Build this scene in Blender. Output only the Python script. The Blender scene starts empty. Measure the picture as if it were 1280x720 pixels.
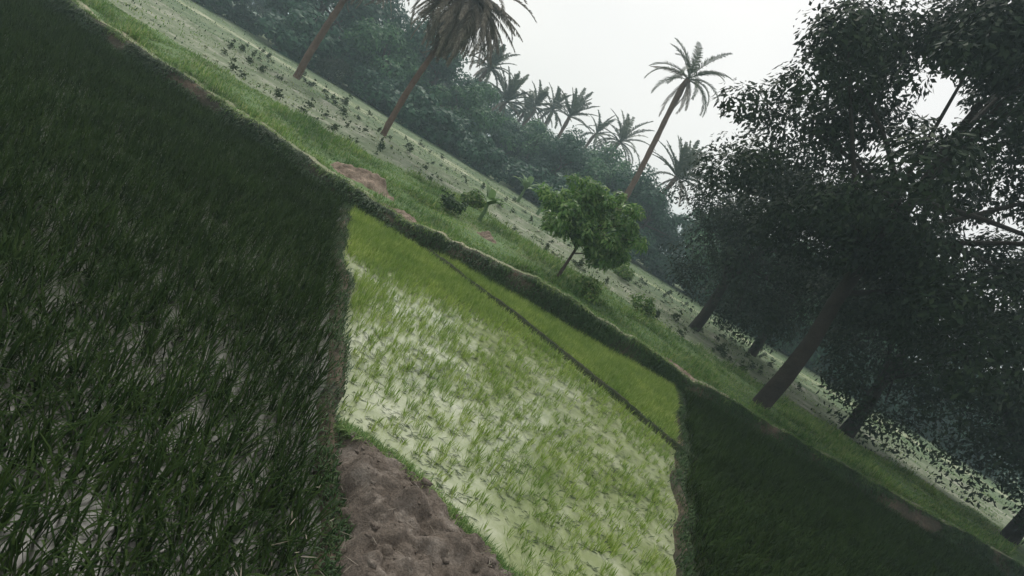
import bpy, math, random
import numpy as np
from math import radians
from mathutils import Vector, Matrix

SC = bpy.context.scene
COL = SC.collection
rng = np.random.default_rng(7)
random.seed(7)

# ------------------------------------------------------------------ camera
CAM_H, PITCH, ROLL, FPX = 3.0, radians(10.6), radians(31.0), 750.0
Fv = np.array([0, math.cos(PITCH), -math.sin(PITCH)])
R0 = np.array([1.0, 0, 0]); U0 = np.array([0, math.sin(PITCH), math.cos(PITCH)])
Rv = R0 * math.cos(ROLL) + U0 * math.sin(ROLL)
Uv = -R0 * math.sin(ROLL) + U0 * math.cos(ROLL)
cd = bpy.data.cameras.new('camera'); cam = bpy.data.objects.new('camera', cd); COL.objects.link(cam)
M = Matrix(((Rv[0], Uv[0], -Fv[0], 0), (Rv[1], Uv[1], -Fv[1], 0), (Rv[2], Uv[2], -Fv[2], CAM_H), (0, 0, 0, 1)))
cam.matrix_world = M
cd.sensor_width = 36; cd.lens = 36 * FPX / 1280; cd.clip_start = 0.05; cd.clip_end = 6000
SC.camera = cam

# ------------------------------------------------------------------ sky, sun, exposure
SUN_EL, SUN_AZ = radians(52), radians(-25)     # azimuth from +Y (the view) towards +X
w = bpy.data.worlds.new('World'); SC.world = w; w.use_nodes = True
nt = w.node_tree; nt.nodes.clear()
sky = nt.nodes.new('ShaderNodeTexSky'); sky.sky_type = 'NISHITA'; sky.sun_disc = False
sky.sun_elevation = SUN_EL; sky.sun_rotation = SUN_AZ; sky.dust_density = 6; sky.air_density = 1.4
mixc = nt.nodes.new('ShaderNodeMix'); mixc.data_type = 'RGBA'; mixc.inputs[0].default_value = 0.86
tc = nt.nodes.new('ShaderNodeTexCoord'); no = nt.nodes.new('ShaderNodeTexNoise'); no.inputs['Scale'].default_value = 1.6
no.inputs['Detail'].default_value = 3
cr = nt.nodes.new('ShaderNodeValToRGB')
cr.color_ramp.elements[0].color = (7.3, 7.45, 7.4, 1); cr.color_ramp.elements[1].color = (8.5, 8.45, 8.2, 1)
cr.color_ramp.elements[0].position = .3; cr.color_ramp.elements[1].position = .7
bg = nt.nodes.new('ShaderNodeBackground'); bg.inputs[1].default_value = 0.10
out = nt.nodes.new('ShaderNodeOutputWorld')
nt.links.new(tc.outputs['Generated'], no.inputs[0]); nt.links.new(no.outputs[0], cr.inputs[0])
nt.links.new(sky.outputs[0], mixc.inputs[6]); nt.links.new(cr.outputs[0], mixc.inputs[7])
nt.links.new(mixc.outputs[2], bg.inputs[0]); nt.links.new(bg.outputs[0], out.inputs[0])
sl = bpy.data.lights.new('sun', 'SUN'); sl.energy = 1.8; sl.angle = radians(25); sl.color = (1, .96, .9)
so = bpy.data.objects.new('sun', sl); COL.objects.link(so)
sd = Vector((math.sin(SUN_AZ) * math.cos(SUN_EL), math.cos(SUN_AZ) * math.cos(SUN_EL), math.sin(SUN_EL)))
so.rotation_euler = sd.to_track_quat('Z', 'Y').to_euler()
vs = SC.view_settings; vs.view_transform = 'Standard'; vs.look = 'None'; vs.gamma = 1; vs.exposure = 0.32
SC.cycles.volume_bounces = 1; SC.cycles.max_bounces = 6; SC.cycles.diffuse_bounces = 3; SC.cycles.transparent_max_bounces = 8

HAZE = 0.0018
# ------------------------------------------------------------------ helpers
def ray(px, py): return Fv * FPX + Rv * (px - 640) - Uv * (py - 360)
def at(px, py, z=0.):
    d = ray(px, py); return np.array([0, 0, CAM_H]) + d * ((z - CAM_H) / d[2])
def aty(px, py, y):
    d = ray(px, py); return np.array([0, 0, CAM_H]) + d * (y / d[1])

def hash2(ix, iy, s):
    n = (ix.astype(np.int64) * 374761393 + iy.astype(np.int64) * 668265263 + s * 974711) & 0x7fffffff
    n = ((n ^ (n >> 13)) * 1274126177) & 0x7fffffff
    n = n ^ (n >> 16)
    return (n & 0xffff) / 65535.0
def vnoise(x, y, s=0):
    x = np.asarray(x, float); y = np.asarray(y, float)
    ix = np.floor(x); iy = np.floor(y); fx = x - ix; fy = y - iy
    fx = fx * fx * (3 - 2 * fx); fy = fy * fy * (3 - 2 * fy)
    a = hash2(ix, iy, s); b = hash2(ix + 1, iy, s); c = hash2(ix, iy + 1, s); d = hash2(ix + 1, iy + 1, s)
    return (a * (1 - fx) + b * fx) * (1 - fy) + (c * (1 - fx) + d * fx) * fy
def fbm(x, y, s=0, o=4):
    t = 0; a = .5
    for i in range(o):
        t = t + a * (vnoise(np.asarray(x) * 2 ** i, np.asarray(y) * 2 ** i, s + i) - .5) * 2; a *= .5
    return t

def mesh_obj(name, V, faces, mat, parent=None, smooth=False):
    """faces: list of int arrays (n,k)"""
    me = bpy.data.meshes.new(name)
    V = np.asarray(V, dtype=np.float32)
    me.vertices.add(len(V)); me.vertices.foreach_set('co', V.ravel())
    faces = [np.asarray(f, dtype=np.int32) for f in faces if len(f)]
    li = np.concatenate([f.ravel() for f in faces])
    tot = np.concatenate([np.full(len(f), f.shape[1], np.int32) for f in faces])
    st = np.concatenate([[0], np.cumsum(tot)[:-1]]).astype(np.int32)
    me.loops.add(len(li)); me.loops.foreach_set('vertex_index', li)
    me.polygons.add(len(tot)); me.polygons.foreach_set('loop_start', st); me.polygons.foreach_set('loop_total', tot)
    if smooth: me.polygons.foreach_set('use_smooth', np.ones(len(tot), bool))
    me.update(calc_edges=True)
    ms = mat if isinstance(mat, (list, tuple)) else [mat]
    for m in ms: me.materials.append(m)
    o = bpy.data.objects.new(name, me); COL.objects.link(o)
    if parent: o.parent = parent
    return o
def tag(o, label=None, cat=None, group=None, kind=None):
    if label: o['label'] = label
    if cat: o['category'] = cat
    if group: o['group'] = group
    if kind: o['kind'] = kind
    return o
def empty(name, loc, label, cat, group=None):
    o = bpy.data.objects.new(name, None); COL.objects.link(o); o.location = [float(v) for v in loc]
    o.empty_display_size = .3
    return tag(o, label, cat, group)
def dup(root, loc, rz=0, s=1., label=None, group=None):
    r = root.copy(); COL.objects.link(r); r.location = [float(v) for v in loc]; r.rotation_euler = (0, 0, rz)
    r.scale = (s, s, s) if np.isscalar(s) else s
    if label: r['label'] = label
    if group: r['group'] = group
    for ch in list(root.children):
        c = ch.copy(); COL.objects.link(c); c.parent = r
    return r

# ------------------------------------------------------------------ materials
def newmat(name):
    m = bpy.data.materials.new(name); m.use_nodes = True; n = m.node_tree; n.nodes.clear()
    o = n.nodes.new('ShaderNodeOutputMaterial'); b = n.nodes.new('ShaderNodeBsdfPrincipled')
    n.links.new(b.outputs[0], o.inputs[0]); return m, n, b, o
def ramp(n, fac, stops):
    r = n.nodes.new('ShaderNodeValToRGB'); e = r.color_ramp.elements
    while len(e) < len(stops): e.new(.5)
    for i, (p, c) in enumerate(stops): e[i].position = p; e[i].color = (*c, 1)
    n.links.new(fac, r.inputs[0]); return r.outputs[0]
def noise(n, scale, detail=5, rough=.6, coord='Object', sc=None):
    t = n.nodes.new('ShaderNodeTexCoord'); x = n.nodes.new('ShaderNodeTexNoise')
    x.inputs['Scale'].default_value = scale; x.inputs['Detail'].default_value = detail; x.inputs['Roughness'].default_value = rough
    if sc:
        mp = n.nodes.new('ShaderNodeMapping'); mp.inputs['Scale'].default_value = sc
        n.links.new(t.outputs[coord], mp.inputs[0]); n.links.new(mp.outputs[0], x.inputs[0])
    else: n.links.new(t.outputs[coord], x.inputs[0])
    return x.outputs[0]
def mixc_(n, f, a, b, mode='MIX'):
    x = n.nodes.new('ShaderNodeMix'); x.data_type = 'RGBA'; x.blend_type = mode
    if isinstance(f, float): x.inputs[0].default_value = f
    else: n.links.new(f, x.inputs[0])
    n.links.new(a, x.inputs[6]); n.links.new(b, x.inputs[7]); return x.outputs[2]
def leafmat(name, c0, c1, c2=None, trans=.25, rough=.6, nscale=.8, spec=.3, con=((.72, .72, .72), (1.25, 1.2, 1.1))):
    m, n, b, o = newmat(name)
    g = n.nodes.new('ShaderNodeNewGeometry')
    a = ramp(n, g.outputs['Random Per Island'], [(0, c0), (.6, c1), (1, c2 or c1)])
    ns = ramp(n, noise(n, nscale, 4), [(.32, con[0]), (.68, con[1])])
    c = mixc_(n, 1.0, a, ns, 'MULTIPLY')
    n.links.new(c, b.inputs['Base Color']); b.inputs['Roughness'].default_value = rough
    b.inputs['Specular IOR Level'].default_value = spec
    t = n.nodes.new('ShaderNodeBsdfTranslucent'); n.links.new(c, t.inputs[0])
    mx = n.nodes.new('ShaderNodeMixShader'); mx.inputs[0].default_value = trans
    n.links.new(b.outputs[0], mx.inputs[1]); n.links.new(t.outputs[0], mx.inputs[2]); n.links.new(mx.outputs[0], o.inputs[0])
    return m
def earthmat(name, stops, scale=1.5, bump=.4, bscale=12, stops2=None, rough=.9):
    m, n, b, o = newmat(name)
    c = ramp(n, noise(n, scale, 6, .65), stops)
    f = ramp(n, noise(n, scale * 14, 3), [(.3, (.7, .7, .7)), (.7, (1.3, 1.3, 1.3))])
    c = mixc_(n, 1.0, c, f, 'MULTIPLY')
    n.links.new(c, b.inputs['Base Color']); b.inputs['Roughness'].default_value = rough
    b.inputs['Specular IOR Level'].default_value = .2
    bp = n.nodes.new('ShaderNodeBump'); bp.inputs['Strength'].default_value = bump; bp.inputs['Distance'].default_value = .05
    n.links.new(noise(n, bscale, 6, .7), bp.inputs['Height']); n.links.new(bp.outputs[0], b.inputs['Normal'])
    return m

M_mud = earthmat('mud', [(.3, (.13, .14, .06)), (.7, (.22, .22, .11))])
M_soil = earthmat('rough_soil', [(.3, (.085, .068, .053)), (.52, (.16, .132, .108)), (.7, (.27, .235, .20))], 4, 1, 22)
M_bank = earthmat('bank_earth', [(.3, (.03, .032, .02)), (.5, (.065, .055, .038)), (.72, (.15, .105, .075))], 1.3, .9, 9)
M_thinbund = earthmat('dark_earth', [(.3, (.02, .03, .012)), (.7, (.045, .05, .025))], 2, .5, 9)  # very dark earth, used on the thin bund
M_path = earthmat('path_earth', [(.3, (.13, .16, .08)), (.5, (.2, .21, .13)), (.7, (.32, .27, .2))], 1.2, .4, 9)
M_red = earthmat('red_earth', [(.3, (.10, .078, .056)), (.5, (.21, .16, .12)), (.7, (.36, .285, .22))], 2.2, .9, 7)
M_grassg = earthmat('grass_ground', [(.3, (.06, .11, .04)), (.55, (.10, .16, .06)), (.75, (.19, .18, .10))], .5, .5, 6)
M_field = earthmat('field_soil', [(.3, (.09, .125, .06)), (.5, (.15, .18, .11)), (.7, (.29, .29, .23))], .8, .7, 5)
M_far = earthmat('far_field', [(.3, (.06, .10, .045)), (.5, (.10, .14, .07)), (.7, (.2, .22, .14))], .5, .5, 3)
M_strip = earthmat('pale_strip', [(.35, (.13, .17, .08)), (.5, (.22, .25, .15)), (.65, (.36, .36, .26))], .9, .4, 5)
M_base = earthmat('base_ground', [(.3, (.07, .10, .04)), (.7, (.12, .14, .07))], .05, .3, 1)

# water: murky shallow paddy water, algae film varying with place
m, n, b, o = newmat('paddy_water'); M_water = m
c = ramp(n, noise(n, 1.1, 7, .7), [(.32, (.12, .155, .06)), (.5, (.235, .27, .14)), (.68, (.38, .40, .285))])
n.links.new(c, b.inputs['Base Color']); b.inputs['Roughness'].default_value = .07; b.inputs['IOR'].default_value = 1.4
b.inputs['Specular IOR Level'].default_value = 1.0
bp = n.nodes.new('ShaderNodeBump'); bp.inputs['Strength'].default_value = .35; bp.inputs['Distance'].default_value = .012
n.links.new(noise(n, 5, 4), bp.inputs['Height']); n.links.new(bp.outputs[0], b.inputs['Normal'])
m, n, b, o = newmat('dimmed_water'); M_dimwater = m
b.inputs['Base Color'].default_value = (.03, .035, .018, 1); b.inputs['Roughness'].default_value = .35  # near-black base carries the painted dimness of the side parcels

M_rice = leafmat('rice_leaf', (.135, .23, .035), (.215, .32, .065), (.34, .42, .14), .4, .6, 1.2, .3, ((.7, .78, .7), (1.3, 1.18, 1.2)))
M_riceDim = leafmat('dimmed_rice_leaf', (.012, .03, .006), (.022, .045, .009), (.035, .06, .015), .12, .8, spec=.1)  # side rice: dimness of the outer strips painted into the leaf colour
M_rdark = leafmat('dark_sprout', (.02, .045, .015), (.04, .07, .02), None, .1)
M_grass = leafmat('grass_blade', (.07, .16, .035), (.13, .25, .06), (.26, .32, .14), .4, .6, .55, .3, ((.55, .62, .6), (1.45, 1.25, 1.1)))
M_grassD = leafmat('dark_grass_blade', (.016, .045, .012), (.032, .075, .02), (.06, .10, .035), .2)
M_mango = leafmat('broad_leaf', (.055, .14, .035), (.13, .26, .07), (.28, .40, .15), .5, .35, 1.6)
M_far1 = leafmat('far_leaf', (.026, .085, .034), (.045, .13, .05), (.08, .18, .065), .3, .6, .25, .3, ((.6, .65, .7), (1.4, 1.35, 1.2)))
M_far2 = leafmat('far_leaf_dark', (.015, .058, .036), (.026, .085, .046), (.045, .115, .06), .25, .6, .25, .3, ((.6, .65, .7), (1.4, 1.35, 1.2)))
M_bush = leafmat('pale_leaf', (.07, .13, .05), (.11, .19, .08), (.18, .25, .12), .3, .7, .5)
M_leafDim = leafmat('dimmed_leaf', (.008, .020, .008), (.016, .034, .013), (.03, .05, .02), .12, .6, .6, spec=.15)  # near-black leaf: dimness of the outer strips painted into foliage added there
M_palm = leafmat('palm_leaflet', (.035, .055, .025), (.06, .085, .04), (.10, .12, .07), .2, .5, .5)
M_dry = leafmat('dry_palm_leaflet', (.11, .098, .08), (.17, .15, .125), (.27, .245, .21), .2, .8, .5)
M_bark = earthmat('bark', [(.3, (.045, .035, .028)), (.7, (.11, .085, .065))], 2, .9, 14)
M_dbark = earthmat('dark_bark', [(.3, (.02, .018, .014)), (.7, (.05, .042, .034))], 2, .9, 14)
M_pbark = earthmat('palm_bark', [(.3, (.085, .055, .04)), (.7, (.17, .115, .085))], 3, 1, 16)
M_banana = leafmat('banana_leaf', (.10, .18, .07), (.15, .25, .10), (.2, .3, .13), .35, .5, .8)

# ------------------------------------------------------------------ terrain curves
def ip(x, xs, ys): return np.interp(x, xs, ys)
def y_wall(x): return ip(x, [-40, -16, -4.3, -2.9, -2.1, -1.3, .5, 2.5, 5, 16.6, 40], [18, 16, 13.96, 14.06, 14.35, 14.7, 15.08, 15.1, 15.48, 16.5, 18]) + .12 * fbm(np.asarray(x) * 1.1, 0 * np.asarray(x) + 3, 5) + .07 * fbm(np.asarray(x) * 4.5, 0 * np.asarray(x) + 3, 6, 3)
def h_crest(x): return ip(x, [-40, -16, -4.6, -3.1, -1.7, -.2, 1, 2.8, 4.9, 16, 40], [.5, .55, .45, .4, .52, .58, .68, .62, .45, .55, .5]) + .11 * fbm(np.asarray(x) * 1.3, 0 * np.asarray(x) + 9, 15) + .04 * fbm(np.asarray(x) * 5, 0 * np.asarray(x) + 9, 16, 3)
def y_edge(x): return ip(x, [-9, -.6, -.05, .55, 1.26, 3, 9], [5.5, 5.28, 5.22, 4.96, 4.62, 3.75, .6]) + .05 * fbm(np.asarray(x) * 3, 0 * np.asarray(x), 25)
def x_left(y): return ip(y, [0, 2.4, 3.5, 5.1, 6.5, 9, 13.5, 15], [.35, .3, .05, -.62, -1.2, -2.25, -4.15, -4.6]) - .14 + .17 * fbm(np.asarray(y) * 1.1, 0 * np.asarray(y), 35)  # added parcel edge, laid along the border of the dim left strip
def x_right(y): return ip(y, [0, 6, 8.8, 10.8, 15, 17], [1.2, 3.12, 3.67, 4.1, 4.95, 5.3]) + .1 + .17 * fbm(np.asarray(y) * 1.1, 0 * np.asarray(y) + 5, 45)  # added parcel edge, laid along the border of the dim right strip
def y_bankend(x): return ip(x, [-40, -12, -7.2, -5.6, -3, .3, 3.3, 6, 40], [20, 20, 20.5, 23, 25, 23.5, 24.2, 22.5, 24]) + .5 * fbm(np.asarray(x) * .5, 0 * np.asarray(x), 55)
def y_thin(x): return ip(x, [-2.2, -1.25, .28, 1.2, 2.0, 2.69, 4.04, 5.1, 7], [14.2, 13.76, 13.1, 12.55, 12.05, 11.6, 10.72, 10.0, 9]) + .03 * fbm(np.asarray(x) * 2, 0 * np.asarray(x), 65)

def grid(name, X, Y, Z, mat, smooth=True):
    r, c = X.shape
    V = np.stack([X, Y, Z], -1).reshape(-1, 3)
    i = np.arange((r - 1) * (c - 1)); a = (i // (c - 1)) * c + i % (c - 1)
    return mesh_obj(name, V, [np.stack([a, a + 1, a + c + 1, a + c], 1)], mat, smooth=smooth)
def strip(name, xs, f0, f1, nv, fz, mat, pw=1.):
    t = np.linspace(0, 1, nv)[:, None] ** pw
    X = np.broadcast_to(xs[None, :], (nv, len(xs))).copy()
    a = f0(xs)[None, :]; b_ = f1(xs)[None, :]
    Y = a + (b_ - a) * t
    return grid(name, X, Y, fz(X, Y, t), mat)

def h_bank(x, y):      # ground height beyond the crest
    d = y - (y_wall(x) + .3)
    k = np.clip(d / 7, 0, 1)
    z = h_crest(x) * (1 - k) + .47 * k
    z = z - .10 * np.exp(-((d - 1.5) / .8) ** 2) + .13 * fbm(x * .6, y * .6, 71) * np.clip(d / 2, 0, 1) + .04 * fbm(x * 3, y * 3, 72)
    return z
def h_field(x, y):
    z = .45 + .05 * fbm(x * .35, y * .35, 81) + .05 * fbm(x * 2.5, y * 2.5, 82)
    yt = 30.5 + .03 * x
    z = z + .18 * np.exp(-((y - yt) / .45) ** 2)
    return z
def h_far(x, y): return .45 + .06 * fbm(x * .2, y * .2, 91)

# structure: ground to the horizon, then the sheets over it
a = 620.
g = mesh_obj('ground', [(-a, -a, -.35), (a, -a, -.35), (a, a, -.35), (-a, a, -.35)], [[(0, 1, 2, 3)]], M_base); tag(g, kind='structure')

xs = np.concatenate([np.linspace(-40, -9, 60), np.linspace(-8.9, 8.9, 300), np.linspace(9, 40, 60)])
# bank face, crest and footpath
def zface(X, Y, t):
    tt = np.clip(t * 1.0, 0, 1)
    prof = np.interp(tt, [0, .12, .75, 1], [-.3, -.02, .9, 1.0])
    z = np.where(prof > 0, prof * h_crest(X), prof)
    return z
nv = 16
t = np.linspace(0, 1, nv)[:, None]
X = np.broadcast_to(xs[None, :], (nv, len(xs))).copy()
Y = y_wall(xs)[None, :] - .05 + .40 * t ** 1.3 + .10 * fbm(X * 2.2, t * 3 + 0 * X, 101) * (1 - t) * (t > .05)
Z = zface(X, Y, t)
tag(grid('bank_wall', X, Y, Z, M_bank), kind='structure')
def y_c(x): return y_wall(x) + .35
def y_p(x): return y_wall(x) + .66 + .12 + .2 * fbm(np.asarray(x) * .7, 0 * np.asarray(x), 102)
tag(strip('footpath', xs, y_c, y_p, 6, lambda X, Y, t: h_crest(X) * (1 - t) + h_bank(X, Y) * t + .012 * fbm(X * 6, Y * 6, 103), M_path), kind='structure')
tag(strip('grass_bank', xs, y_p, lambda x: y_bankend(x) + .6, 70, lambda X, Y, t: h_bank(X, Y) - .004 - .12 * np.clip((t - .93) / .07, 0, 1), M_grassg), kind='structure')
xf = np.linspace(-60, 60, 420)
tag(strip('ploughed_field', xf, y_bankend, lambda x: 31.2 + .03 * x, 110, lambda X, Y, t: h_field(X, Y) - .03 * (1 - np.clip(t / .04, 0, 1)), M_field), kind='structure')
xg = np.linspace(-140, 140, 420)
def L(off, k=.03, a=0.): return lambda x: off + k * x + a * fbm(np.asarray(x) * .25, 0 * np.asarray(x) + off, 3, 5)
tag(strip('near_meadow', xg, L(31.2), L(41, .02, 1.2), 20, lambda X, Y, t: h_far(X, Y), M_far), kind='structure')
tag(strip('pale_track', xg, L(41, .02, 1.2), L(43.6, .02, 1.6), 6, lambda X, Y, t: h_far(X, Y), M_strip), kind='structure')
tag(strip('far_field', xg, L(43.6, .02, 1.6), L(135, 0), 60, lambda X, Y, t: h_far(X, Y) - 1.1 * np.clip((t - .9) / .1, 0, 1), M_far), kind='structure')

# paddy water: middle parcel, and two added side parcels with dimness painted into their colour
def parcel(name, yv, fx0, fx1, nu, z, mat):
    u = np.linspace(0, 1, nu)[None, :]
    Y = np.broadcast_to(yv[:, None], (len(yv), nu)).copy(); x0 = fx0(yv)[:, None]; x1 = fx1(yv)[:, None]
    X = x0 + (x1 - x0) * u
    return tag(grid(name, X, Y, 0 * X + z, mat, False), kind='structure')
yv = np.linspace(1.5, 17.5, 60)
parcel('paddy_water', yv, lambda y: x_left(y), lambda y: x_right(y), 30, 0., M_water)
parcel('dimmed_side_water', yv, lambda y: x_left(y) - 40, lambda y: x_left(y), 10, -.004, M_dimwater)
parcel('dimmed_side_water', yv, lambda y: x_right(y), lambda y: x_right(y) + 40, 10, -.004, M_dimwater)

def ridge(name, P, wdt, hgt, mat, seg=.08, k=1):
    P = np.asarray(P, float); d = np.r_[0, np.cumsum(np.hypot(*np.diff(P, axis=0).T))]
    s = np.arange(0, d[-1], seg); x = np.interp(s, d, P[:, 0]); y = np.interp(s, d, P[:, 1])
    tx = np.gradient(x); ty = np.gradient(y); l = np.hypot(tx, ty); nx, ny = -ty / l, tx / l
    u = np.linspace(-1, 1, 9)[None, :]
    ww = wdt * (1 + .25 * fbm(s * 1.2, s * 0, 111 + k))[:, None]; hh = hgt * (1 + .35 * fbm(s * 1.5, s * 0, 121 + k))[:, None]
    X = x[:, None] + nx[:, None] * u * ww; Y = y[:, None] + ny[:, None] * u * ww
    Z = hh * (1 - np.abs(u) ** 1.6 * 1.35) + .02 * fbm(X * 8, Y * 8, 131)
    return tag(grid(name, X, Y, Z, mat), kind='structure'), x, y, nx, ny
yy = np.linspace(2.2, 14.2, 60)
_, lx, ly, lnx, lny = ridge('added_bund', np.stack([x_left(yy), yy], 1), .13, .09, M_bank, k=1)  # made-up bund where the dimmed left parcel starts
yy = np.linspace(3.2, 15.7, 60)
_, rx, ry, rnx, rny = ridge('added_bund', np.stack([x_right(yy), yy], 1), .12, .08, M_bank, k=2)  # made-up bund where the dimmed right parcel starts
xx = np.linspace(-2.2, 4.5, 50)
_, bx, by, bnx, bny = ridge('thin_bund', np.stack([xx, y_thin(xx)], 1), .09, .13, M_thinbund, k=3)

# foreground soil
xs2 = np.arange(-.9, 5.5, .022); vv = np.arange(-4.5, 0.001, .022)
X = np.broadcast_to(xs2[None, :], (len(vv), len(xs2))).copy(); Y = y_edge(xs2)[None, :] + vv[:, None]
dd = -vv[:, None]
clod = np.abs(fbm(X * 3.2, Y * 3.2, 141, 3)); c2 = fbm(X * 9, Y * 9, 142, 4)
Z = -.1 + .34 * np.clip(dd / .45, 0, 1) ** .7 + np.clip(dd / .8, 0, 1) * (.24 * clod + .10 * c2 + .10 * np.clip(np.abs(fbm(X * 6, Y * 6, 147, 3)) - .12, 0, .3)) + .02 * fbm(X * 25, Y * 25, 143, 2)
lim = x_left(Y) - .02
Z = np.where(X < lim + .25, Z - (lim + .25 - X) * 1.3, Z)
tag(grid('soil_bank', X, Y, Z, M_soil), kind='structure')
def soil_z(x, y):
    d_ = y_edge(x) - y
    return -.1 + .34 * np.clip(d_ / .45, 0, 1) ** .7 + np.clip(d_ / .8, 0, 1) * (.24 * np.abs(fbm(x * 3.2, y * 3.2, 141, 3)) + .10 * fbm(x * 9, y * 9, 142, 4))

# ------------------------------------------------------------------ blades
def blades(base, L_, W_, lean, az=None, bend=.6, seed=1):
    """base (n,3), L_, W_, lean (n,) -> V, [quads, tris]"""
    r = np.random.default_rng(seed); n_ = len(base)
    az = r.uniform(0, 2 * np.pi, n_) if az is None else az
    dx, dy = np.cos(az), np.sin(az); sx, sy = -dy, dx
    L_ = np.broadcast_to(L_, n_); W_ = np.broadcast_to(W_, n_); lean = np.broadcast_to(lean, n_)
    def pt(t):
        ang = lean * (1 + bend * t * 1.6)
        return base + np.stack([dx * np.sin(ang) * L_ * t, dy * np.sin(ang) * L_ * t, np.cos(ang) * L_ * t], 1)
    S = np.stack([sx, sy, 0 * sx], 1) * (W_ / 2)[:, None]
    b0 = base; m0 = pt(.55); t0 = pt(1.)
    V = np.stack([b0 - S * .7, b0 + S * .7, m0 + S, m0 - S, t0], 1).reshape(-1, 3)
    k = np.arange(n_) * 5
    return V, np.stack([k, k + 1, k + 2, k + 3], 1), np.stack([k + 3, k + 2, k + 4], 1)
def blade_obj(name, base, L_, W_, lean, mat, seed=1, parent=None, bend=.6, az=None):
    V, q, t_ = blades(base, L_, W_, lean, bend=bend, seed=seed, az=az)
    return mesh_obj(name, V, [q, t_], mat, parent)
def tufts(cx, cy, cz, nb, spread, r):
    n_ = len(cx); i = np.repeat(np.arange(n_), nb)
    a_ = r.uniform(0, 2 * np.pi, len(i)); q = r.uniform(0, 1, len(i)) ** .5 * spread
    return np.stack([cx[i] + np.cos(a_) * q, cy[i] + np.sin(a_) * q, cz[i]], 1), i, a_

# rice seedlings, middle parcel
r = np.random.default_rng(21)
gx, gy = np.meshgrid(np.arange(-6, 6.5, .105), np.arange(3.5, 16, .115))
cx = gx.ravel() + r.normal(0, .035, gx.size); cy = gy.ravel() + r.normal(0, .035, gx.size)
def near_dense(x, y):      # 1 close to the far bank and right side, 0 in the open water
    d = y_wall(x) - y
    return np.clip(1.15 - (d - .9) / 3.4, 0, 1)
inm = (cx > x_left(cy) + .16) & (cx < x_right(cy) - .16) & (cy < y_wall(cx) - .05) & (cy > y_edge(cx) + .12) & ((cy - y_thin(cx) < -.36) | (cy - y_thin(cx) > .13))
dens = .52 + .75 * near_dense(cx, cy) + .75 * fbm(cx * .55, cy * .9, 151) + .25 * fbm(cx * 2.2, cy * 2.2, 152)
blob = np.exp(-(((cx + 2.05) / .5) ** 2 + ((cy - 8.6) / .75) ** 2)); dens = dens + 1.1 * blob
keep = inm & (r.uniform(0, 1, cx.size) < np.clip(dens, .16, 1))
cx, cy, dn = cx[keep], cy[keep], np.clip(dens[keep], .1, 1.4)
base, i, az = tufts(cx, cy, 0 * cx - .01, 12, .035, r)
s = (.65 + .5 * dn[i]) * r.uniform(.7, 1.2, len(i))
s = s * np.interp(base[:, 1], [4.5, 9, 13], [.72, .95, 1.1])
o = blade_obj('rice_seedlings', base, .16 * s, .0085, r.uniform(.02, .42, len(i)), M_rice, 3, az=az + r.normal(0, .4, len(i)))
tag(o, 'bright green young rice seedlings standing in the shallow paddy water', 'rice', kind='stuff')
# denser carpet along the far bank
n_ = 90000
x = r.uniform(-4.8, 5.4, n_); y = r.uniform(8.6, 15.8, n_)
k = (x > x_left(y) + .12) & (x < x_right(y) - .12) & (y < y_wall(x) - .03) & ((y - y_thin(x) < -.36) | (y - y_thin(x) > .12))
pr = near_dense(x, y) ** 1.6 + .35 * fbm(x, y, 161) - .12 + np.where(y > y_thin(x), .35, 0) * (x > -2)
k &= r.uniform(0, 1, n_) < pr
base = np.stack([x, y, 0 * x - .01], 1)[k]
o = blade_obj('rice_nursery', base, r.uniform(.12, .24, len(base)), .016, r.uniform(.05, .5, len(base)), M_rice, 4)
tag(o, 'dense bright green strip of rice along the foot of the bank', 'rice', kind='stuff')
# dark drowned sprouts and floating straw lying across the rows
n_ = 4200
x = r.uniform(-4, 4.6, n_); y = r.uniform(4.9, 13.4, n_)
k = (x > x_left(y) + .15) & (x < x_right(y) - .15) & (y > y_edge(x) + .1) & (fbm(x * .7, y * 1.4, 171) + .25 > r.uniform(-.4, .8, n_)) & (y < y_wall(x) - 1.5)
x, y = x[k], y[k]
base, i, az = tufts(x, y, 0 * x + .004, 5, .06, r)
base[:, 0] += r.normal(0, .06, len(i))
az = r.choice([0, np.pi], len(i)) + r.normal(.1, .3, len(i))
o = blade_obj('drowned_shoots', base, r.uniform(.035, .11, len(i)), .011, r.uniform(1.0, 1.45, len(i)), M_rdark, 5, az=az, bend=.1)
tag(o, 'dark drowned shoots and bits of straw floating between the rice rows', 'straw', kind='stuff')

# added rice left and right, dimness of the sides painted into its green
def dimmed_rice(fx0, fx1, y0, y1, seed, label, sp=.115):
    r = np.random.default_rng(seed)
    gx, gy = np.meshgrid(np.arange(-16, 19, sp), np.arange(y0, y1, sp))
    cx = gx.ravel() + r.normal(0, .03, gx.size); cy = gy.ravel() + r.normal(0, .03, gx.size)
    k = (cx > fx0(cy)) & (cx < fx1(cy)) & (cy < y_wall(cx) - .05)
    # only what a view from about here can hold
    lx_ = cx / np.maximum(cy, .1)
    k &= (np.abs(lx_) < 1.45) 
    k &= r.uniform(0, 1, cx.size) < np.clip(1.3 - (y_wall(cx) - cy - 1.5) / 8 + .5 * fbm(cx * .8, cy * .8, seed + 7), .86, 1)
    cx, cy = cx[k], cy[k]
    base, i, az = tufts(cx, cy, 0 * cx - .02, 11, .05, r)
    hv = .31 + .10 * fbm(base[:, 0] * .6, base[:, 1] * .6, seed + 3)
    o = blade_obj('dimmed_side_rice', base, hv * r.uniform(.7, 1.2, len(i)), .014, r.uniform(.05, .7, len(i)), M_riceDim, seed + 1, az=az)
    tag(o, label, 'rice', kind='stuff')
dimmed_rice(lambda y: -30 + 0 * y, lambda y: x_left(y) - .17, 1.9, 17, 31, 'tall dense rice with dimness painted into its green, in the added left parcel')
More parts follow.
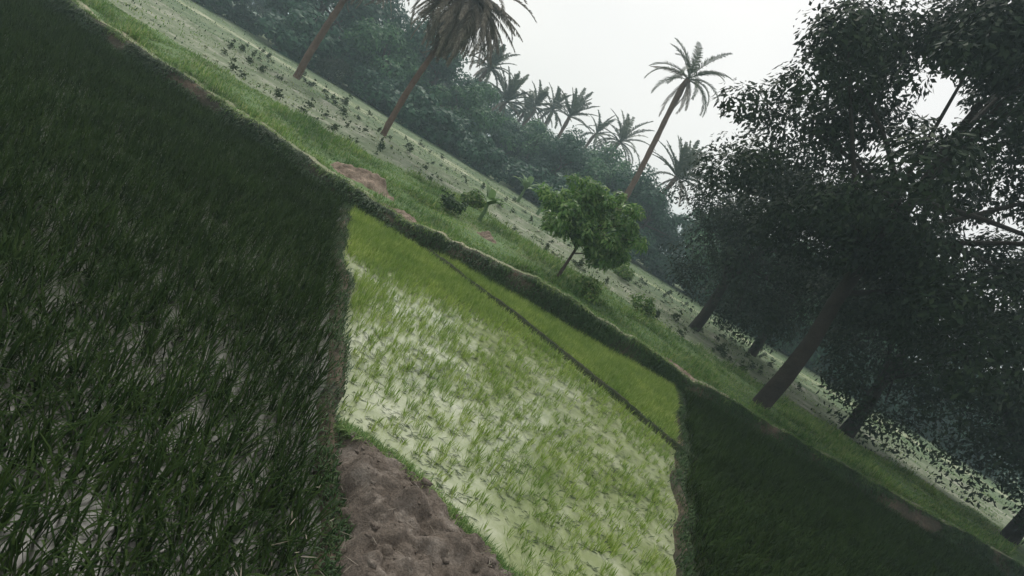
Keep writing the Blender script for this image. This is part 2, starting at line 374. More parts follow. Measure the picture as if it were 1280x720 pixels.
dimmed_rice(lambda y: x_right(y) + .17, lambda y: 30 + 0 * y, 3.0, 17.5, 41, 'tall dense rice with dimness painted into its green, in the added right parcel')

# grass: on ridges, bank face, crest, bank, soil edge
r = np.random.default_rng(51)
def ridge_grass(x, y, nx, ny, wd, num, name, label, mat, hh, zz, seed):
    r = np.random.default_rng(seed); k = r.integers(0, len(x), num); u = r.normal(0, wd * .5, num)
    X = x[k] + nx[k] * u + r.normal(0, .03, num); Y = y[k] + ny[k] * u + r.normal(0, .03, num)
    pr = fbm(X * 2, Y * 2, seed + 9) + .75
    kk = r.uniform(0, 1, num) < pr; X, Y, u = X[kk], Y[kk], u[kk]
    base = np.stack([X, Y, zz * np.clip(1 - (u / wd) ** 2, 0, 1) - .01], 1)
    return tag(blade_obj(name, base, hh * r.uniform(.5, 1.3, len(X)), .012, r.uniform(.1, .9, len(X)), mat, seed), label, 'grass', kind='stuff')
ridge_grass(lx, ly, lnx, lny, .13, 7000, 'bund_grass', 'short grass on the added bund left of the young rice', M_grassD, .10, .08, 61)
ridge_grass(rx, ry, rnx, rny, .12, 6000, 'bund_grass', 'short grass on the added bund right of the young rice', M_grassD, .10, .08, 62)
ridge_grass(bx, by, bnx, bny, .08, 3500, 'bund_grass', 'dark grass on the thin bund crossing the young rice', M_grassD, .05, .1, 63)

# soil edge grass strip
n_ = 42000
x = r.uniform(-.75, 4.5, n_); d_ = np.abs(r.normal(.16, .17, n_)) - .07; y = y_edge(x) - d_
k = (fbm(x * 2.2, y * 2.2, 181) + .55 > r.uniform(0, 1, n_)) & (d_ < .5) & (x > x_left(y) + .05)
x, y = x[k], y[k]; z = soil_z(x, y)
tag(blade_obj('edge_grass', np.stack([x, y, np.maximum(z, -.02)], 1), r.uniform(.03, .13, len(x)), .007, r.uniform(.1, 1.2, len(x)), M_grass, 71),
    'green grass fringe between the brown soil and the paddy water', 'grass', kind='stuff')
# straw bits on the soil
n_ = 420
x = r.uniform(-.5, 4, n_); y = y_edge(x) - r.uniform(.4, 2.6, n_); z = soil_z(x, y) + .03
tag(blade_obj('soil_straw', np.stack([x, y, z], 1), r.uniform(.04, .12, n_), .006, r.uniform(1.1, 1.6, n_), M_dry, 72, bend=0),
    'dry straw scraps lying on the brown soil', 'straw', kind='stuff')
# loose clods on the soil
n_ = 1500
x = r.uniform(-.7, 4.2, n_); d_ = r.uniform(.15, 2.8, n_); y = y_edge(x) - d_; k = x > x_left(y) + .1; x, y = x[k], y[k]; z = soil_z(x, y)
ico = np.array([(0, 0, 1), (.89, 0, .45), (.28, .85, .45), (-.72, .53, .45), (-.72, -.53, .45), (.28, -.85, .45), (.72, .53, -.45), (-.28, .85, -.45), (-.89, 0, -.45), (-.28, -.85, -.45), (.72, -.53, -.45), (0, 0, -1)])
icf = np.array([(0, 1, 2), (0, 2, 3), (0, 3, 4), (0, 4, 5), (0, 5, 1), (1, 6, 2), (2, 7, 3), (3, 8, 4), (4, 9, 5), (5, 10, 1), (6, 7, 2), (7, 8, 3), (8, 9, 4), (9, 10, 5), (10, 6, 1), (11, 7, 6), (11, 8, 7), (11, 9, 8), (11, 10, 9), (11, 6, 10)])
V = []; F = []
for q in range(len(x)):
    V.append(ico * r.uniform(.65, 1.3, (12, 3)) * np.array([1, r.uniform(.6, 1), .6]) * (.008 + .045 * r.uniform(0, 1) ** 3) + np.array([x[q], y[q], z[q] + .005])); F.append(icf + 12 * q)
tag(mesh_obj('loose_clods', np.concatenate(V), [np.concatenate(F)], M_soil), 'loose crumbly clods lying on the brown soil', 'clods', kind='stuff')
# bank face grass (hanging, dark) and pale fringe on the crest
n_ = 95000
x = r.uniform(-17, 17, n_); t_ = r.uniform(0.05, 1, n_)
pr = fbm(x * .9, t_ * 1.5, 191) * 1.4 + .62
k = r.uniform(0, 1, n_) < pr; x, t_ = x[k], t_[k]
yb = y_wall(x) - .05 + .40 * t_ ** 1.3 - .03
zb = np.interp(t_, [0, .12, .75, 1], [-.3, -.02, .9, 1.0]) * h_crest(x)
az = -np.pi / 2 + r.normal(0, .7, len(x))
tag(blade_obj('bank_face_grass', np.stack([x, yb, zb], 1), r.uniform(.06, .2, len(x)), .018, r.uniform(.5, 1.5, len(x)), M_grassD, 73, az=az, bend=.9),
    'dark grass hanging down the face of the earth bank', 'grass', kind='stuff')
n_ = 30000
x = r.uniform(-17, 17, n_); d_ = .33 + np.abs(r.normal(0, .12, n_)); y = y_wall(x) + d_
k = r.uniform(0, 1, n_) < fbm(x * .8, y, 192) * 1.2 + .35
x, y = x[k], y[k]
z = h_crest(x)
tag(blade_obj('crest_grass', np.stack([x, y, z - .02], 1), r.uniform(.04, .13, len(x)), .014, r.uniform(.2, 1.2, len(x)), M_grass, 74),
    'short light grass along the top edge of the earth bank', 'grass', kind='stuff')
n_ = 26000
x = r.uniform(-17, 17, n_); cc = fbm(x * 1.7, 0 * x + 4, 196)
k = cc > .05; x, cc = x[k], cc[k]; y = y_wall(x) + .28 + r.normal(0, .05, len(x)) + .12 * cc; z = h_crest(x)
az = -np.pi / 2 + r.normal(0, 1.0, len(x))
tag(blade_obj('crest_tussocks', np.stack([x, y, z - .03], 1), r.uniform(.10, .26, len(x)) * (.6 + 1.4 * cc), .016, r.uniform(.5, 1.5, len(x)), M_grass, 77, az=az, bend=.9),
    'tussocks of longer grass hanging over the top edge of the bank', 'grass', kind='stuff')
# grass bank
n_ = 260000
y = 14.3 + (26.5 - 14.3) * r.uniform(0, 1, n_) ** 1.15; x = r.uniform(-1, 1, n_) * y * .95
k = (y > y_p(x)) & (y < y_bankend(x) + .3)
cl = fbm(x * .55, y * .55, 201)
HEAP = (-4.7, 15.6); PATCH = (-1.45, 18.6)
bare = np.exp(-(((x - HEAP[0]) / 1.1) ** 2 + ((y - HEAP[1]) / .9) ** 2)) * 1.6 + np.exp(-(((x - PATCH[0]) / .45) ** 2 + ((y - PATCH[1]) / .5) ** 2)) * 1.6
k &= r.uniform(0, 1, n_) < np.clip(.75 + .8 * cl - bare, 0.0, 1)
x, y, cl = x[k], y[k], cl[k]
z = h_bank(x, y)
hh = (.08 + .55 * np.clip(fbm(x * .8, y * .8, 202) + .05, 0, 1)) * r.uniform(.5, 1.3, len(x))
tag(blade_obj('bank_grass', np.stack([x, y, z - .02], 1), hh, .022, r.uniform(.1, .9, len(x)), M_grass, 75),
    'rough mid green grass covering the bank behind the footpath', 'grass', kind='stuff')
# dark stubble
n_ = 40000
y = r.uniform(21, 52, n_); x = r.uniform(-1, 1, n_) * y * .9
k = (y > y_bankend(x) + .2) & (r.uniform(0, 1, n_) < .1 + 1.3 * fbm(x * .5, y * .8, 221, 5)); x, y = x[k], y[k]
z = np.where(y < 31.2, h_field(x, y), .45)
tag(blade_obj('field_stubble', np.stack([x, y, z - .02], 1), r.uniform(.06, .2, len(x)), .05, r.uniform(.2, 1.0, len(x)), M_grassD, 78),
    'dark stubble speckling the ploughed field in patches', 'stubble', kind='stuff')
# field stubble / short growth
n_ = 110000
y = r.uniform(21, 62, n_); x = r.uniform(-1, 1, n_) * y * .9
k = (y > y_bankend(x)) & (r.uniform(0, 1, n_) < .25 + 1.1 * fbm(x * .35, y * .5, 211, 5))
x, y = x[k], y[k]
z = np.where(y < 31.2, h_field(x, y), .45)
tag(blade_obj('field_growth', np.stack([x, y, z - .02], 1), r.uniform(.05, .16, len(x)), .04, r.uniform(.2, 1.2, len(x)), M_grass, 76),
    'thin low green growth scattered over the grey ploughed field', 'grass', kind='stuff')

# ------------------------------------------------------------------ tubes
class TB:
    def __init__(s): s.V = []; s.F = []; s.n = 0
    def tube(s, P, R, k=7, cap=True, rough=0.):
        P = np.asarray(P, float); R = np.asarray(R, float)
        T = np.gradient(P, axis=0); T /= np.linalg.norm(T, axis=1)[:, None] + 1e-9
        ref = np.array([0, 0, 1.]) if abs(T[0][2]) < .8 else np.array([1., 0, 0])
        A = np.cross(T, ref); A /= np.linalg.norm(A, axis=1)[:, None] + 1e-9; B = np.cross(T, A)
        th = np.linspace(0, 2 * np.pi, k, endpoint=False)
        Rr = R[:, None] * (1 + rough * rng.normal(0, 1, (len(P), k)))
        V = P[:, None, :] + Rr[..., None] * (A[:, None, :] * np.cos(th)[None, :, None] + B[:, None, :] * np.sin(th)[None, :, None])
        s.V.append(V.reshape(-1, 3))
        m_ = len(P); i = np.arange((m_ - 1) * k); ri = i // k; ci = i % k; c2 = (ci + 1) % k
        s.F.append(np.stack([ri * k + ci, ri * k + c2, (ri + 1) * k + c2, (ri + 1) * k + ci], 1) + s.n); s.n += m_ * k
    def obj(s, name, mat, parent=None): return mesh_obj(name, np.concatenate(s.V), [np.concatenate(s.F)], mat, parent, True)

def leaves(C, N, size, asp, r, droop=.3):
    """C centres (n,3); N outward dirs; rhombic leaves"""
    n_ = len(C); Nn = N + np.array([0, 0, .35]); Nn = Nn / (np.linalg.norm(Nn, axis=1)[:, None] + 1e-6)
    d = N * .5 + r.normal(0, .8, (n_, 3)); d -= Nn * (d * Nn).sum(1)[:, None] * .75; d[:, 2] -= droop; d /= np.linalg.norm(d, axis=1)[:, None]
    q = Nn + r.normal(0, .38, (n_, 3)); s_ = np.cross(d, q); s_ /= np.linalg.norm(s_, axis=1)[:, None]
    L_ = (size * r.uniform(.6, 1.35, n_))[:, None]; W_ = L_ * asp
    nn = np.cross(d, s_)
    V = np.stack([C, C + d * L_ * .5 + s_ * W_ * .5 + nn * L_ * .06, C + d * L_, C + d * L_ * .5 - s_ * W_ * .5 + nn * L_ * .06], 1).reshape(-1, 3)
    k = np.arange(n_) * 4
    return V, np.stack([k, k + 1, k + 2, k + 3], 1)

def tree(root, h, crx, crz, zc, nclump, clr, nleaf, lsize, asp, mleaf, mbark, seed, trunk_r=.12, lean=(0, 0), droop=.3, low=0., fork=.5, box=1.):
    """trunk with limbs + crown of leaf clumps, built round root at the origin"""
    r = np.random.default_rng(seed)
    d = r.normal(0, 1, (nclump, 3)); d /= np.linalg.norm(d, axis=1)[:, None]
    rad = r.uniform(.25, 1, nclump) ** .45
    lump = 1 + .22 * np.sin(d[:, 0] * 3.1 + seed) + .18 * np.sin(d[:, 1] * 4.3 + 2 * seed) + .15 * np.sin(d[:, 2] * 5 + 3 * seed)
    C = d * (rad * lump)[:, None] * np.array([crx, crx, crz]); C[:, 2] += zc
    C[:, 0] += lean[0] * C[:, 2] / h; C[:, 1] += lean[1] * C[:, 2] / h
    C[:, 2] = np.maximum(C[:, 2], low + clr * .3 + r.uniform(0, .3, nclump))
    cs = clr * r.uniform(.6, 1.35, nclump)
    i = r.choice(nclump, nleaf, p=cs ** 2 / (cs ** 2).sum())
    e = r.normal(0, 1, (nleaf, 3)); e /= np.linalg.norm(e, axis=1)[:, None]
    pr = r.uniform(.35, 1, nleaf) ** .6
    P = C[i] + e * (pr * cs[i])[:, None] * np.array([1, 1, .75])
    V, F = leaves(P, e * .8 + np.array([0, 0, .15]), lsize, asp, r, droop)
    mesh_obj('crown', V, [F], mleaf, root)
    tb = TB(); zf = zc - crz * fork
    ln = np.array([lean[0], lean[1], 0.])
    zs = np.linspace(-.25, zc + crz * .35, 9)
    T = np.stack([ln[0] * zs / h + .05 * h * .15 * np.sin(zs * 1.3 + seed), ln[1] * zs / h + 0 * zs, zs], 1)
    T[:, 0] -= T[1, 0]
    tb.tube(T, trunk_r * np.linspace(1.25, .35, 9) ** 1.0, 8, rough=.05)
    for j in r.choice(nclump, min(nclump, 16), replace=False):
        z0 = r.uniform(min(max(zf * .85, .3), zc * .7), zc + crz * .1)
        p0 = np.array([np.interp(z0, T[:, 2], T[:, 0]), np.interp(z0, T[:, 2], T[:, 1]), z0]); p3 = C[j]
        t5 = np.linspace(0, 1, 6)[:, None]; mid = (p0 + p3) / 2 + np.array([0, 0, .08 * h]) * r.uniform(-.3, 1)
        B = (1 - t5) ** 2 * p0 + 2 * t5 * (1 - t5) * mid + t5 ** 2 * p3
        tb.tube(B, trunk_r * np.linspace(.45, .1, 6), 5)
    tb.obj('trunk', mbark, root)

# small broad-leaved tree on the bank (middle right)
tp = at(698, 345, .55); tz = float(h_bank(tp[0], tp[1]))
root = empty('broadleaf_tree', (tp[0], tp[1], tz), 'small round dark green tree with a thin trunk standing alone on the grass bank', 'tree')
tree(root, 3.4, 1.38, 1.25, 2.08, 125, .27, 14000, .17, .36, M_mango, M_bark, 5, .055, (.0, .1), .45, .75, .9)

# ------------------------------------------------------------------ palms
def frond(L_, e0, az, drop, r, nl, ll, lw, hang=0., vee=.5):
    t = np.linspace(0, 1, 12); e = e0 - drop * t ** 1.3
    ds = L_ / 11; dxy = np.cos(e) * ds; dz = np.sin(e) * ds
    rr = np.r_[0, np.cumsum(dxy[:-1])]; zz = np.r_[0, np.cumsum(dz[:-1])]
    P = np.stack([rr * math.cos(az), rr * math.sin(az), zz], 1)
    tl = np.linspace(.14, .99, nl); pts = np.stack([np.interp(tl, t, P[:, k]) for k in range(3)], 1)
    T = np.gradient(P, axis=0); T /= np.linalg.norm(T, axis=1)[:, None]
    Tt = np.stack([np.interp(tl, t, T[:, k]) for k in range(3)], 1)
    side = np.array([-math.sin(az), math.cos(az), 0.]); up = np.cross(Tt, side); up *= np.sign(up[:, 2:3] + 1e-6)
    Ls = ll * np.sin(np.clip(.25 + tl * .95, 0, 1.2) / 1.2 * np.pi * .86 + .1) * r.uniform(.8, 1.15, nl)
    V = []; n_ = 0
    for sgn in (-1, 1):
        d = Tt * .75 + side * sgn * .8 + up * vee + r.normal(0, .1, (nl, 3)); d[:, 2] -= hang
        d /= np.linalg.norm(d, axis=1)[:, None]
        mid = pts + d * (Ls * .5)[:, None]; d2 = d.copy(); d2[:, 2] -= .35 + hang; d2 /= np.linalg.norm(d2, axis=1)[:, None]
        tip = mid + d2 * (Ls * .5)[:, None]
        w_ = Tt * lw * .5
        V.append(np.stack([pts - w_ * .6, pts + w_ * .6, mid + w_, mid - w_, tip], 1).reshape(-1, 3))
    return P, np.concatenate(V)
def palm(root, top, trunk_r, nf, L_, nl, ll, lw, seed, dry=0, elev=(-.3, 1.35), ndry=0, drymat=None, droop=1.5, zb=-.3, crownmat=None, thick=.03):
    """top: offset of crown from base (x,y,z)"""
    r = np.random.default_rng(seed); top = np.asarray(top, float)
    tb = TB(); m_ = 26; t = np.linspace(0, 1, m_)
    P = np.stack([top[0] * (t * .75 + .25 * t ** 2), top[1] * t, zb + (top[2] - zb) * t], 1)
    P[:, 0] += .012 * top[2] * np.sin(t * 5 + seed); P -= (P[0] - np.array([0, 0, zb]))
    P[-1] = top
    R = trunk_r * (1.25 - .35 * t) * (1 + .10 * (np.arange(m_) % 2)); R[0] *= 1.4; R[-4:] *= 1.25
    tb.tube(P, R, 9, rough=.06); tb.obj('trunk', M_pbark, root)
    def crown(name, num, elo, ehi, Lk, mat, hang, drop, parent):
        Vs = []; rb = TB()
        for j in range(num):
            az = j * 2.39996 + r.normal(0, .2); u = (j + .5) / num
            e0 = elo + (ehi - elo) * u + r.normal(0, .08)
            dr = drop * (1.05 - .65 * u) * r.uniform(.8, 1.2)
            Pf, V = frond(Lk * r.uniform(.85, 1.1), e0, az, dr, r, nl, ll, lw, hang)
            off = top + np.array([0, 0, .15 * u])
            Vs.append(V + off); rb.tube(Pf + off, thick * np.linspace(1, .25, len(Pf)), 4)
        V = np.concatenate(Vs); k = np.arange(len(V) // 5) * 5; n0 = len(V)
        F = [np.stack([k, k + 1, k + 2, k + 3], 1), np.concatenate([np.stack([k + 3, k + 2, k + 4], 1)])]
        V2 = np.concatenate(rb.V); F.append(np.concatenate(rb.F) + n0)
        mesh_obj(name, np.concatenate([V, V2]), F, mat, parent)
    crown('fronds', nf, elev[0], elev[1], L_, crownmat or M_palm, .15, droop, root)
    if ndry: crown('dry_fronds', ndry, -1.3, .15, L_ * .95, M_dry, .7, 1.2, root)

b0 = at(478, 170, .5); top = aty(588, -4, b0[1]) - b0
root = empty('date_palm', (b0[0], b0[1], .47), 'tall date palm with a shaggy brown skirt of hanging fronds, rooted at the field edge', 'palm tree')
palm(root, (top[0], 0, top[2]), .13, 44, 3.7, 54, .5, .07, 3, ndry=90, droop=2.5, elev=(-.6, 1.3), crownmat=M_dry)
# its neighbour, mostly above the picture
c = aty(462, -62, 36.)
root = empty('date_palm', (c[0] - .6, 36, .45), 'date palm with drooping brown fronds reaching in at the top left of the trees', 'palm tree')
palm(root, (.6, 0, c[2] - .45), .17, 36, 3.6, 46, .5, .07, 4, ndry=60, droop=2.3, elev=(-.5, 1.3), crownmat=M_dry)
# right palm
c = aty(860, 100, 45.); bb = aty(798, 210, 45.)
sl_ = (c[0] - bb[0]) / (c[2] - bb[2])
root = empty('date_palm', (c[0] - sl_ * (c[2] - .45), 45, .45), 'tall slender date palm with a bare reddish trunk rising above the treeline at right', 'palm tree')
palm(root, (sl_ * (c[2] - .45), 0, c[2] - .45), .19, 20, 3.3, 40, .5, .07, 6, droop=1.7, elev=(-.1, 1.2), ndry=5)
# distant crowns over the treeline: px, py of crown, distance, frond length, label
FP = [(612, 86, 74, 3.4, 34, 'date palm crown just right of the shaggy brown palm'),
      (632, 128, 76, 3.6, 26, 'leftmost of the two close date palms sharing a gap of sky above the trees'),
      (668, 134, 79, 3.2, 15, 'date palm with a stiff upright fan of fronds right of the tangled pair'),
      (690, 138, 84, 3.0, 22, 'low bushy date palm crown half hidden in the treetops'),
      (712, 146, 77, 3.6, 17, 'isolated date palm with fan shaped fronds above the middle of the treeline'),
      (775, 178, 75, 3.7, 17, 'date palm with upright fan, nearest left of the tall slender palm'),
      (745, 168, 86, 3.0, 14, 'date palm whose crown barely tops the trees, low beside the fan shaped one'),
      (846, 222, 62, 3.6, 26, 'low date palm with arching fronds, right of the slender palm'),
      (655, 140, 88, 3.0, 18, 'farthest small date palm behind the tangled pair')]
for q, (px, py, D, L_, nf, lab) in enumerate(FP):
    c = aty(px, py, D); root = empty('date_palm', (c[0] - .4, D, .4), lab, 'palm tree', 'date palms above the treeline')
    palm(root, (.4, 0, c[2] - .4), .2, nf + q % 3 * 3, L_ * (1.08 + .06 * (q % 2)), 28, .6, .15, 20 + q, droop=(1.15, .75, 1.5)[q % 3], elev=((-.25, .15, -.5)[q % 3], 1.45), thick=.06, ndry=4 if nf > 20 else 0)

# ------------------------------------------------------------------ treeline
protos = []
def proto(name, seed, h, crx, crz, zc, nc, clr, nl, ls, mat, low=.2):
    r0 = empty(name, (0, 0, 0), 'tree', 'tree'); tree(r0, h, crx, crz, zc, nc, clr, nl, ls, .6, mat, M_bark, seed, .28, (0, 0), .2, low, .6)
    return r0
PR = [proto('leafy_tree', 11, 9, 4.6, 4.0, 5.0, 44, 1.45, 13000, .40, M_far1),
      proto('leafy_tree', 12, 10, 5.2, 4.4, 5.4, 50, 1.5, 14000, .40, M_far2),
      proto('leafy_tree', 13, 8, 5.6, 3.4, 4.4, 46, 1.4, 13000, .40, M_far1),
      proto('leafy_tree', 14, 10, 3.8, 4.9, 5.6, 40, 1.35, 11000, .40, M_far2)]
used = set()
def put(k, x, y, h, rz, sxy, label, group=None, z=.4):
    """place prototype k so that its crown top reaches height h"""
    p = PR[k]; nat = {0: 9.6, 1: 10.4, 2: 8.3, 3: 10.9}[k]; sz = h / nat
    sc = (sz * sxy, sz * sxy, sz)
    if k not in used:
        used.add(k); p.location = (x, y, z); p.rotation_euler = (0, 0, rz); p.scale = sc; p['label'] = label
        if group: p['group'] = group
        return p
    q = dup(p, (x, y, z), rz, sc, label)
    if group: q['group'] = group
    elif 'group' in q: del q['group']
    return q
G = 'trees of the far treeline'
def skyline(px, py, D): return aty(px, py, D)
FR = [  # px,py of crown top, distance, prototype, width factor, label
    (440, -60, 62, 1, 1.1, 'dark blue green tree at the left end of the treeline, behind the brown palm crowns'),
    (508, 25, 60, 0, .95, 'rounded mid green tree directly behind the trunk of the shaggy brown palm'),
    (572, 48, 66, 1, 1.0, 'tall dark tree right of the shaggy palm, under its hanging fronds'),
    (600, 108, 62, 2, .95, 'broad leafy tree below the first far palm crown'),
    (645, 158, 64, 3, 1.0, 'upright dark tree under the tangled pair of far palms'),
    (688, 150, 66, 0, .9, 'green rounded tree that rises highest in the middle of the treeline'),
    (722, 172, 63, 1, .85, 'dark tree behind and above the small lone tree'),
    (765, 190, 67, 2, .9, 'wide low tree beneath the right fan shaped palm'),
    (800, 205, 62, 0, 1.0, 'tree at the foot of the slender palm trunk'),
    (836, 232, 60, 1, 1.0, 'dark upright tree at the right end of the treeline, over the low arching palm'),
]
for q, (px, py, D, k, sw, lab) in enumerate(FR):
    c = aty(px, py, D); put(k, c[0], D, c[2] - .2, q * 1.7, sw, lab, G)
r = np.random.default_rng(81)
for q, x in enumerate([-92, -84, -76, -68, -61, -54]):
    put(q % 4, x + r.normal(0, 1), 66 + r.uniform(-4, 6), r.uniform(8.5, 11.5), r.uniform(0, 6), 1.05, ['first', 'second', 'third', 'fourth', 'fifth', 'sixth'][q] + ' treeline tree counted from the far left end, beyond the field', G)
for q, x in enumerate([17, 24, 31, 39, 47, 56]):
    put(q % 4, x + r.normal(0, 1), 60 + r.uniform(-4, 6), r.uniform(8.5, 10.5), r.uniform(0, 6), 1.05, ['first', 'second', 'third', 'fourth', 'fifth', 'sixth'][q] + ' hazy treeline tree right of the slender palm, seen past the big dark trees', G)
for q, x in enumerate(np.arange(-100, 62, 8.5)):
    put((q * 3 + 1) % 4, x + r.normal(0, 1.2), 88 + r.uniform(-5, 6), r.uniform(8.8, 10.6), r.uniform(0, 6), 1.15, 'blue green tree of the hazy back row of the treeline', 'back row of the treeline')

# undergrowth along the foot of the treeline
ub = empty('bush', (0, 0, 0), 'bush', 'bush'); tree(ub, 3, 2.1, 1.2, 1.2, 36, .7, 4200, .3, .6, M_far2, M_bark, 91, .06, (0, 0), .2, .1, .6)
first = True
for q, x in enumerate(np.arange(-78, 46, 3.7)):
    loc = (x + r.normal(0, .6), 55 + r.uniform(-1.5, 3) + .02 * x, .4); s_ = r.uniform(.8, 1.5); lab = 'low dark bush in the row along the foot of the treeline'
    if first: ub.location = loc; ub.scale = (s_,) * 3; ub['label'] = lab; ub['group'] = 'bushes along the foot of the treeline'; first = False
    else: dup(ub, loc, r.uniform(0, 6), (s_ * 1.1, s_, s_ * r.uniform(.8, 1.1)), lab)
# pale bushes
def bush_at(px, py, z, s_, lab, mat, seed, name='bush', nl=1500, ls=.16):
    c = at(px, py, z); r0 = empty(name, (c[0], c[1], z - .05), lab, 'bush')
    tree(r0, 1, .55 * s_, .45 * s_, .42 * s_, 22, .2 * s_, nl, ls, .5, mat, M_bark, seed, .02 * s_, (0, 0), .1, .02, .7); return r0
bush_at(545, 157, .45, 2.6, 'pale yellow green bush in front of the dark trees, near the palm trunk', M_bush, 101, ls=.28)
bush_at(584, 186, .45, 2.6, 'pale green bush at the foot of the treeline, second right of the palm trunk', M_bush, 102, ls=.28)
bush_at(472, 122, .45, 3.0, 'pale feathery bush at the foot of the trees left of the palm trunk', M_bush, 103, ls=.28)
bush_at(622, 222, .5, 1.0, 'dark bush on the far field edge above the grass bank', M_far1, 104, ls=.2)
bush_at(592, 258, .55, .7, 'low round green bush on the grass bank left of centre', M_grass, 105)
bush_at(770, 345, .5, 1.3, 'low green bush on the bank right of the lone tree', M_grass, 107)
bush_at(728, 372, .5, .8, 'small green bush in the grass right below the lone tree', M_grass, 140, nl=900, ls=.13)
bush_at(800, 392, .5, .9, 'small green bush farther right on the bank than the one below the lone tree', M_grass, 141, nl=900, ls=.13)
bush_at(560, 262, .5, .6, 'tiny tufted bush at the right end of the big earth heap', M_grassD, 142, nl=700, ls=.12)
bush_at(705, 255, .45, 1.5, 'pale round bush behind the left side of the lone tree', M_far1, 108, ls=.2)
for q, (px, py, z, s_) in enumerate([(410, 100, .5, 2.6), (330, 40, .5, 2.8), (375, 58, .5, 3.0)]):
    bush_at(px, py, z, s_, ['dark bush nearest the brown earth heap in the upper left', 'dark bush farthest left on the bank top', 'tallest dark bush in the group left of the palm'][q], M_leafDim, 110 + q, nl=4500, ls=.16)

# broad-leaved banana plants
def banana(c, h, nl, lab, seed, mat=None):
    r = np.random.default_rng(seed); root = empty('banana_plant', c, lab, 'banana plant')
    tb = TB(); tb.tube([(0, 0, -.1), (0.02, 0, h * .25), (0, 0, h * .5)], [h * .05, h * .045, h * .03], 8); tb.obj('stem', M_banana, root)
    for j in range(nl):
        az = j * 2.4 + r.normal(0, .3); e = r.uniform(.5, 1.35); Lf = h * .62 * r.uniform(.8, 1.1); n_ = 9; t = np.linspace(0, 1, n_)
        el = e - 1.3 * t ** 1.6; ds = Lf / (n_ - 1)
        rr = np.r_[0, np.cumsum(np.cos(el) * ds)[:-1]]; zz = np.r_[0, np.cumsum(np.sin(el) * ds)[:-1]] + h * .45
        P = np.stack([rr * np.cos(az), rr * np.sin(az), zz], 1); sd_ = np.array([-np.sin(az), np.cos(az), 0])
        wv = Lf * .15 * np.sin(np.clip(t * .93 + .07, 0, 1) * np.pi) ** .6; dz = np.array([0, 0, 1.]) * (wv * .25)[:, None]
        V = np.stack([P - sd_ * wv[:, None] + dz, P, P + sd_ * wv[:, None] + dz], 1).reshape(-1, 3)
        k = np.arange(n_ - 1) * 3
        mesh_obj('leaf', V, [np.concatenate([np.stack([k, k + 1, k + 4, k + 3], 1), np.stack([k + 1, k + 2, k + 5, k + 4], 1)])], M_banana, root)
for q, (px, py, D, h, lab) in enumerate([(655, 238, 44, 3.0, 'banana plant with ragged upright leaves in front of the dark treeline'),
                                      (682, 250, 43, 2.8, 'paler banana plant just left of the top of the lone tree'),
                                      (606, 262, 21, 1.5, 'young broad-leaved plant on the edge of the grass bank left of centre')]):
    c = aty(px, py, D); zz = .42 if D > 30 else .5
    banana((c[0], D, zz), h if D < 30 else c[2] + 1.0, 11, lab, 120 + q)

# big dark trees added right of the middle, carrying the dimness of that strip
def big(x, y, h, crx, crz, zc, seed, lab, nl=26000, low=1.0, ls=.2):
    r0 = empty('added_dark_tree', (x, y, .5), lab, 'tree')
    tree(r0, h, crx, crz, zc, 190, 1.0, nl, ls, .42, M_leafDim, M_dbark, seed, .24, (0, 0), .4, low, .7)
big(8.6, 18.5, 13, 5.3, 5.6, 8.4, 131, 'huge dense dark tree added for dimness, filling the top right corner', 75000)  # made-up tree, put here to keep this corner dim instead of bright sky
big(8.6, 29, 10.5, 4.4, 4.6, 5.8, 132, 'added dark round tree behind the huge one, next to the slender palm', 24000)
big(14.5, 24, 9, 4.6, 4.2, 5.0, 133, 'added dark broad tree at the right edge, lower than the huge one', 26000, .6)
big(19.5, 21, 7, 3.8, 3.0, 3.6, 134, 'lowest added dark tree at the far right edge', 18000, .4)
big(13.5, 34, 9, 4.4, 4.4, 4.8, 135, 'added dark tree farthest back among the big trees at right', 18000, .3)

# ------------------------------------------------------------------ earth heaps
def heap(name, cx_, cy_, rx_, ry_, h, mat, seed, lab):
    u = np.linspace(-1.3, 1.3, 60); X, Y = np.meshgrid(u, u)
    rr = np.hypot(X, Y) * (1 + .25 * fbm(X * 1.5, Y * 1.5, seed))
    wx = cx_ + X * rx_; wy = cy_ + Y * ry_
    Z = h * (np.clip(1 - rr ** 1.3, -.4, 1) + .55 * fbm(X * 2.2, Y * 2.2, seed + 1) + .25 * fbm(X * 8, Y * 8, seed + 2, 3))
    o = grid(name, X * rx_, Y * ry_, Z - .03, mat); o.location = (cx_, cy_, float(h_bank(np.array(cx_), np.array(cy_))))
    tag(o, lab, 'earth heap')
heap('earth_heap', -5.0, 16.2, 1.0, .75, .42, M_red, 141, 'large reddish brown earth heap on top of the bank at left')
heap('earth_heap', -3.3, 14.75, .55, .3, .16, M_red, 142, 'small pinkish bare earth heap on the path edge over the bank face')
heap('earth_heap', -1.5, 18.7, .42, .35, .22, M_red, 143, 'small brown earth heap surrounded by grass in the middle of the bank')
heap('earth_heap', 4.9, 16.4, .7, .4, .12, M_red, 144, 'flat brown earth heap on the right part of the bank')

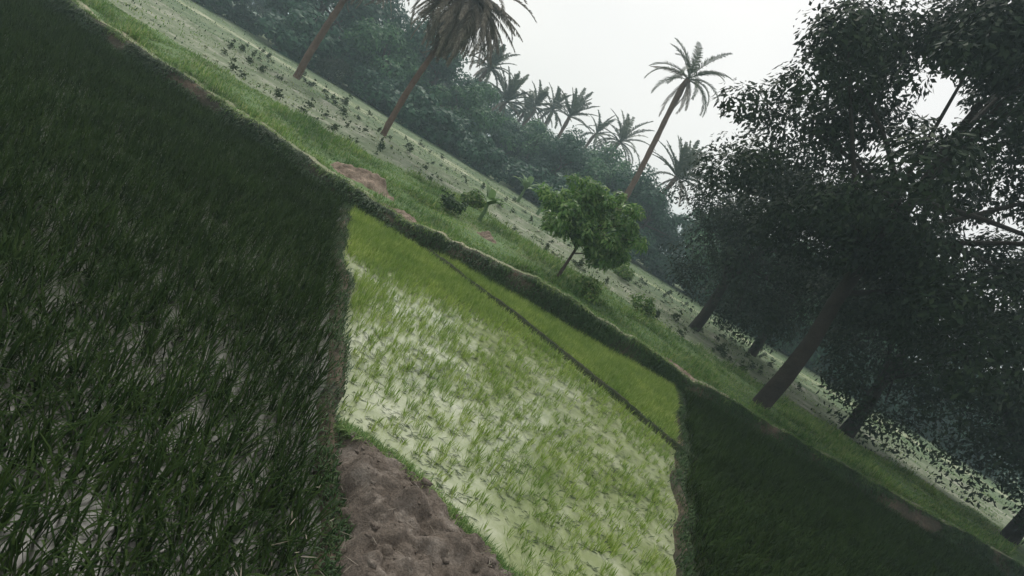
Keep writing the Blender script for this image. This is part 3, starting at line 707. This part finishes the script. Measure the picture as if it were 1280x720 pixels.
# ------------------------------------------------------------------ weed clumps on the ploughed field
r = np.random.default_rng(151)
def clump_mesh(seed):
    rr = np.random.default_rng(seed); c = np.zeros((6, 3)); c[:, :2] = rr.normal(0, .05, (6, 2)); c[:, 2] = rr.uniform(.03, .30, 6)
    i = rr.integers(0, 6, 90); e = rr.normal(0, 1, (90, 3)); e /= np.linalg.norm(e, axis=1)[:, None]; e[:, 2] = np.abs(e[:, 2])
    return leaves(c[i] + e * .05, e, .10, .45, rr, -.4)
prot = []
for q in range(3):
    V, F = clump_mesh(160 + q); prot.append(V)
wl = 'small dark weed clump scattered on the grey ploughed field'
src = []
n_ = 0
while n_ < 280:
    y = float(r.uniform(21, 42)); x = float(r.uniform(-.62, .5) * y)
    if y < float(y_bankend(x)) + .2 or fbm(x * .5, y * .5, 161) < r.uniform(-.4, .25): continue
    z = float(h_field(np.array(x), np.array(y))) if y < 31 else .45
    s_ = float(r.uniform(.35, 1.15))
    if n_ < 3:
        V, F = clump_mesh(160 + n_); o = mesh_obj('weed_clump', V, [F], M_rdark); src.append(o); tag(o, wl, 'weed', 'weed clumps on the ploughed field')
    else:
        o = src[n_ % 3].copy(); COL.objects.link(o)
    o.location = (x, y, z); o.scale = (s_, s_ * float(r.uniform(.7, 1.5)), s_ * float(r.uniform(.5, 1.3))); o.rotation_euler = (0, 0, float(r.uniform(0, 6))); n_ += 1
# dry pale clods
n_ = 900
y = r.uniform(21, 40, n_); x = r.uniform(-.65, .6, n_) * y
k = (y > y_bankend(x)) & (fbm(x * .4, y * .4, 171) > -.05); x, y = x[k], y[k]; z = np.where(y < 31, h_field(x, y), .45)
V = []; F = []
oc = np.array([(1, 0, 0), (0, 1, 0), (-1, 0, 0), (0, -1, 0), (0, 0, .8), (0, 0, -.8)]); of = np.array([(0, 1, 4), (1, 2, 4), (2, 3, 4), (3, 0, 4), (1, 0, 5), (2, 1, 5), (3, 2, 5), (0, 3, 5)])
for q in range(len(x)):
    V.append(oc * r.uniform(.6, 1.3, (6, 3)) * r.uniform(.04, .11) + np.array([x[q], y[q], z[q] + .02])); F.append(of + 6 * q)
tag(mesh_obj('soil_clods', np.concatenate(V), [np.concatenate(F)], M_strip), 'pale dry soil clods strewn over the ploughed field', 'clods', kind='stuff')

# ------------------------------------------------------------------ haze
hv = [(-700, -700, -1.6), (700, -700, -1.6), (700, 700, -1.6), (-700, 700, -1.6), (-700, -700, 19), (700, -700, 19), (700, 700, 19), (-700, 700, 19)]
m = bpy.data.materials.new('haze'); m.use_nodes = True; n = m.node_tree; n.nodes.clear()
oo = n.nodes.new('ShaderNodeOutputMaterial'); pv = n.nodes.new('ShaderNodeVolumePrincipled')
pv.inputs['Color'].default_value = (.72, .91, 1, 1); pv.inputs['Density'].default_value = HAZE; pv.inputs['Anisotropy'].default_value = .2
n.links.new(pv.outputs[0], oo.inputs['Volume'])
tag(mesh_obj('haze', hv, [[(3, 2, 1, 0), (4, 5, 6, 7), (0, 1, 5, 4), (1, 2, 6, 5), (2, 3, 7, 6), (3, 0, 4, 7)]], m), kind='stuff')
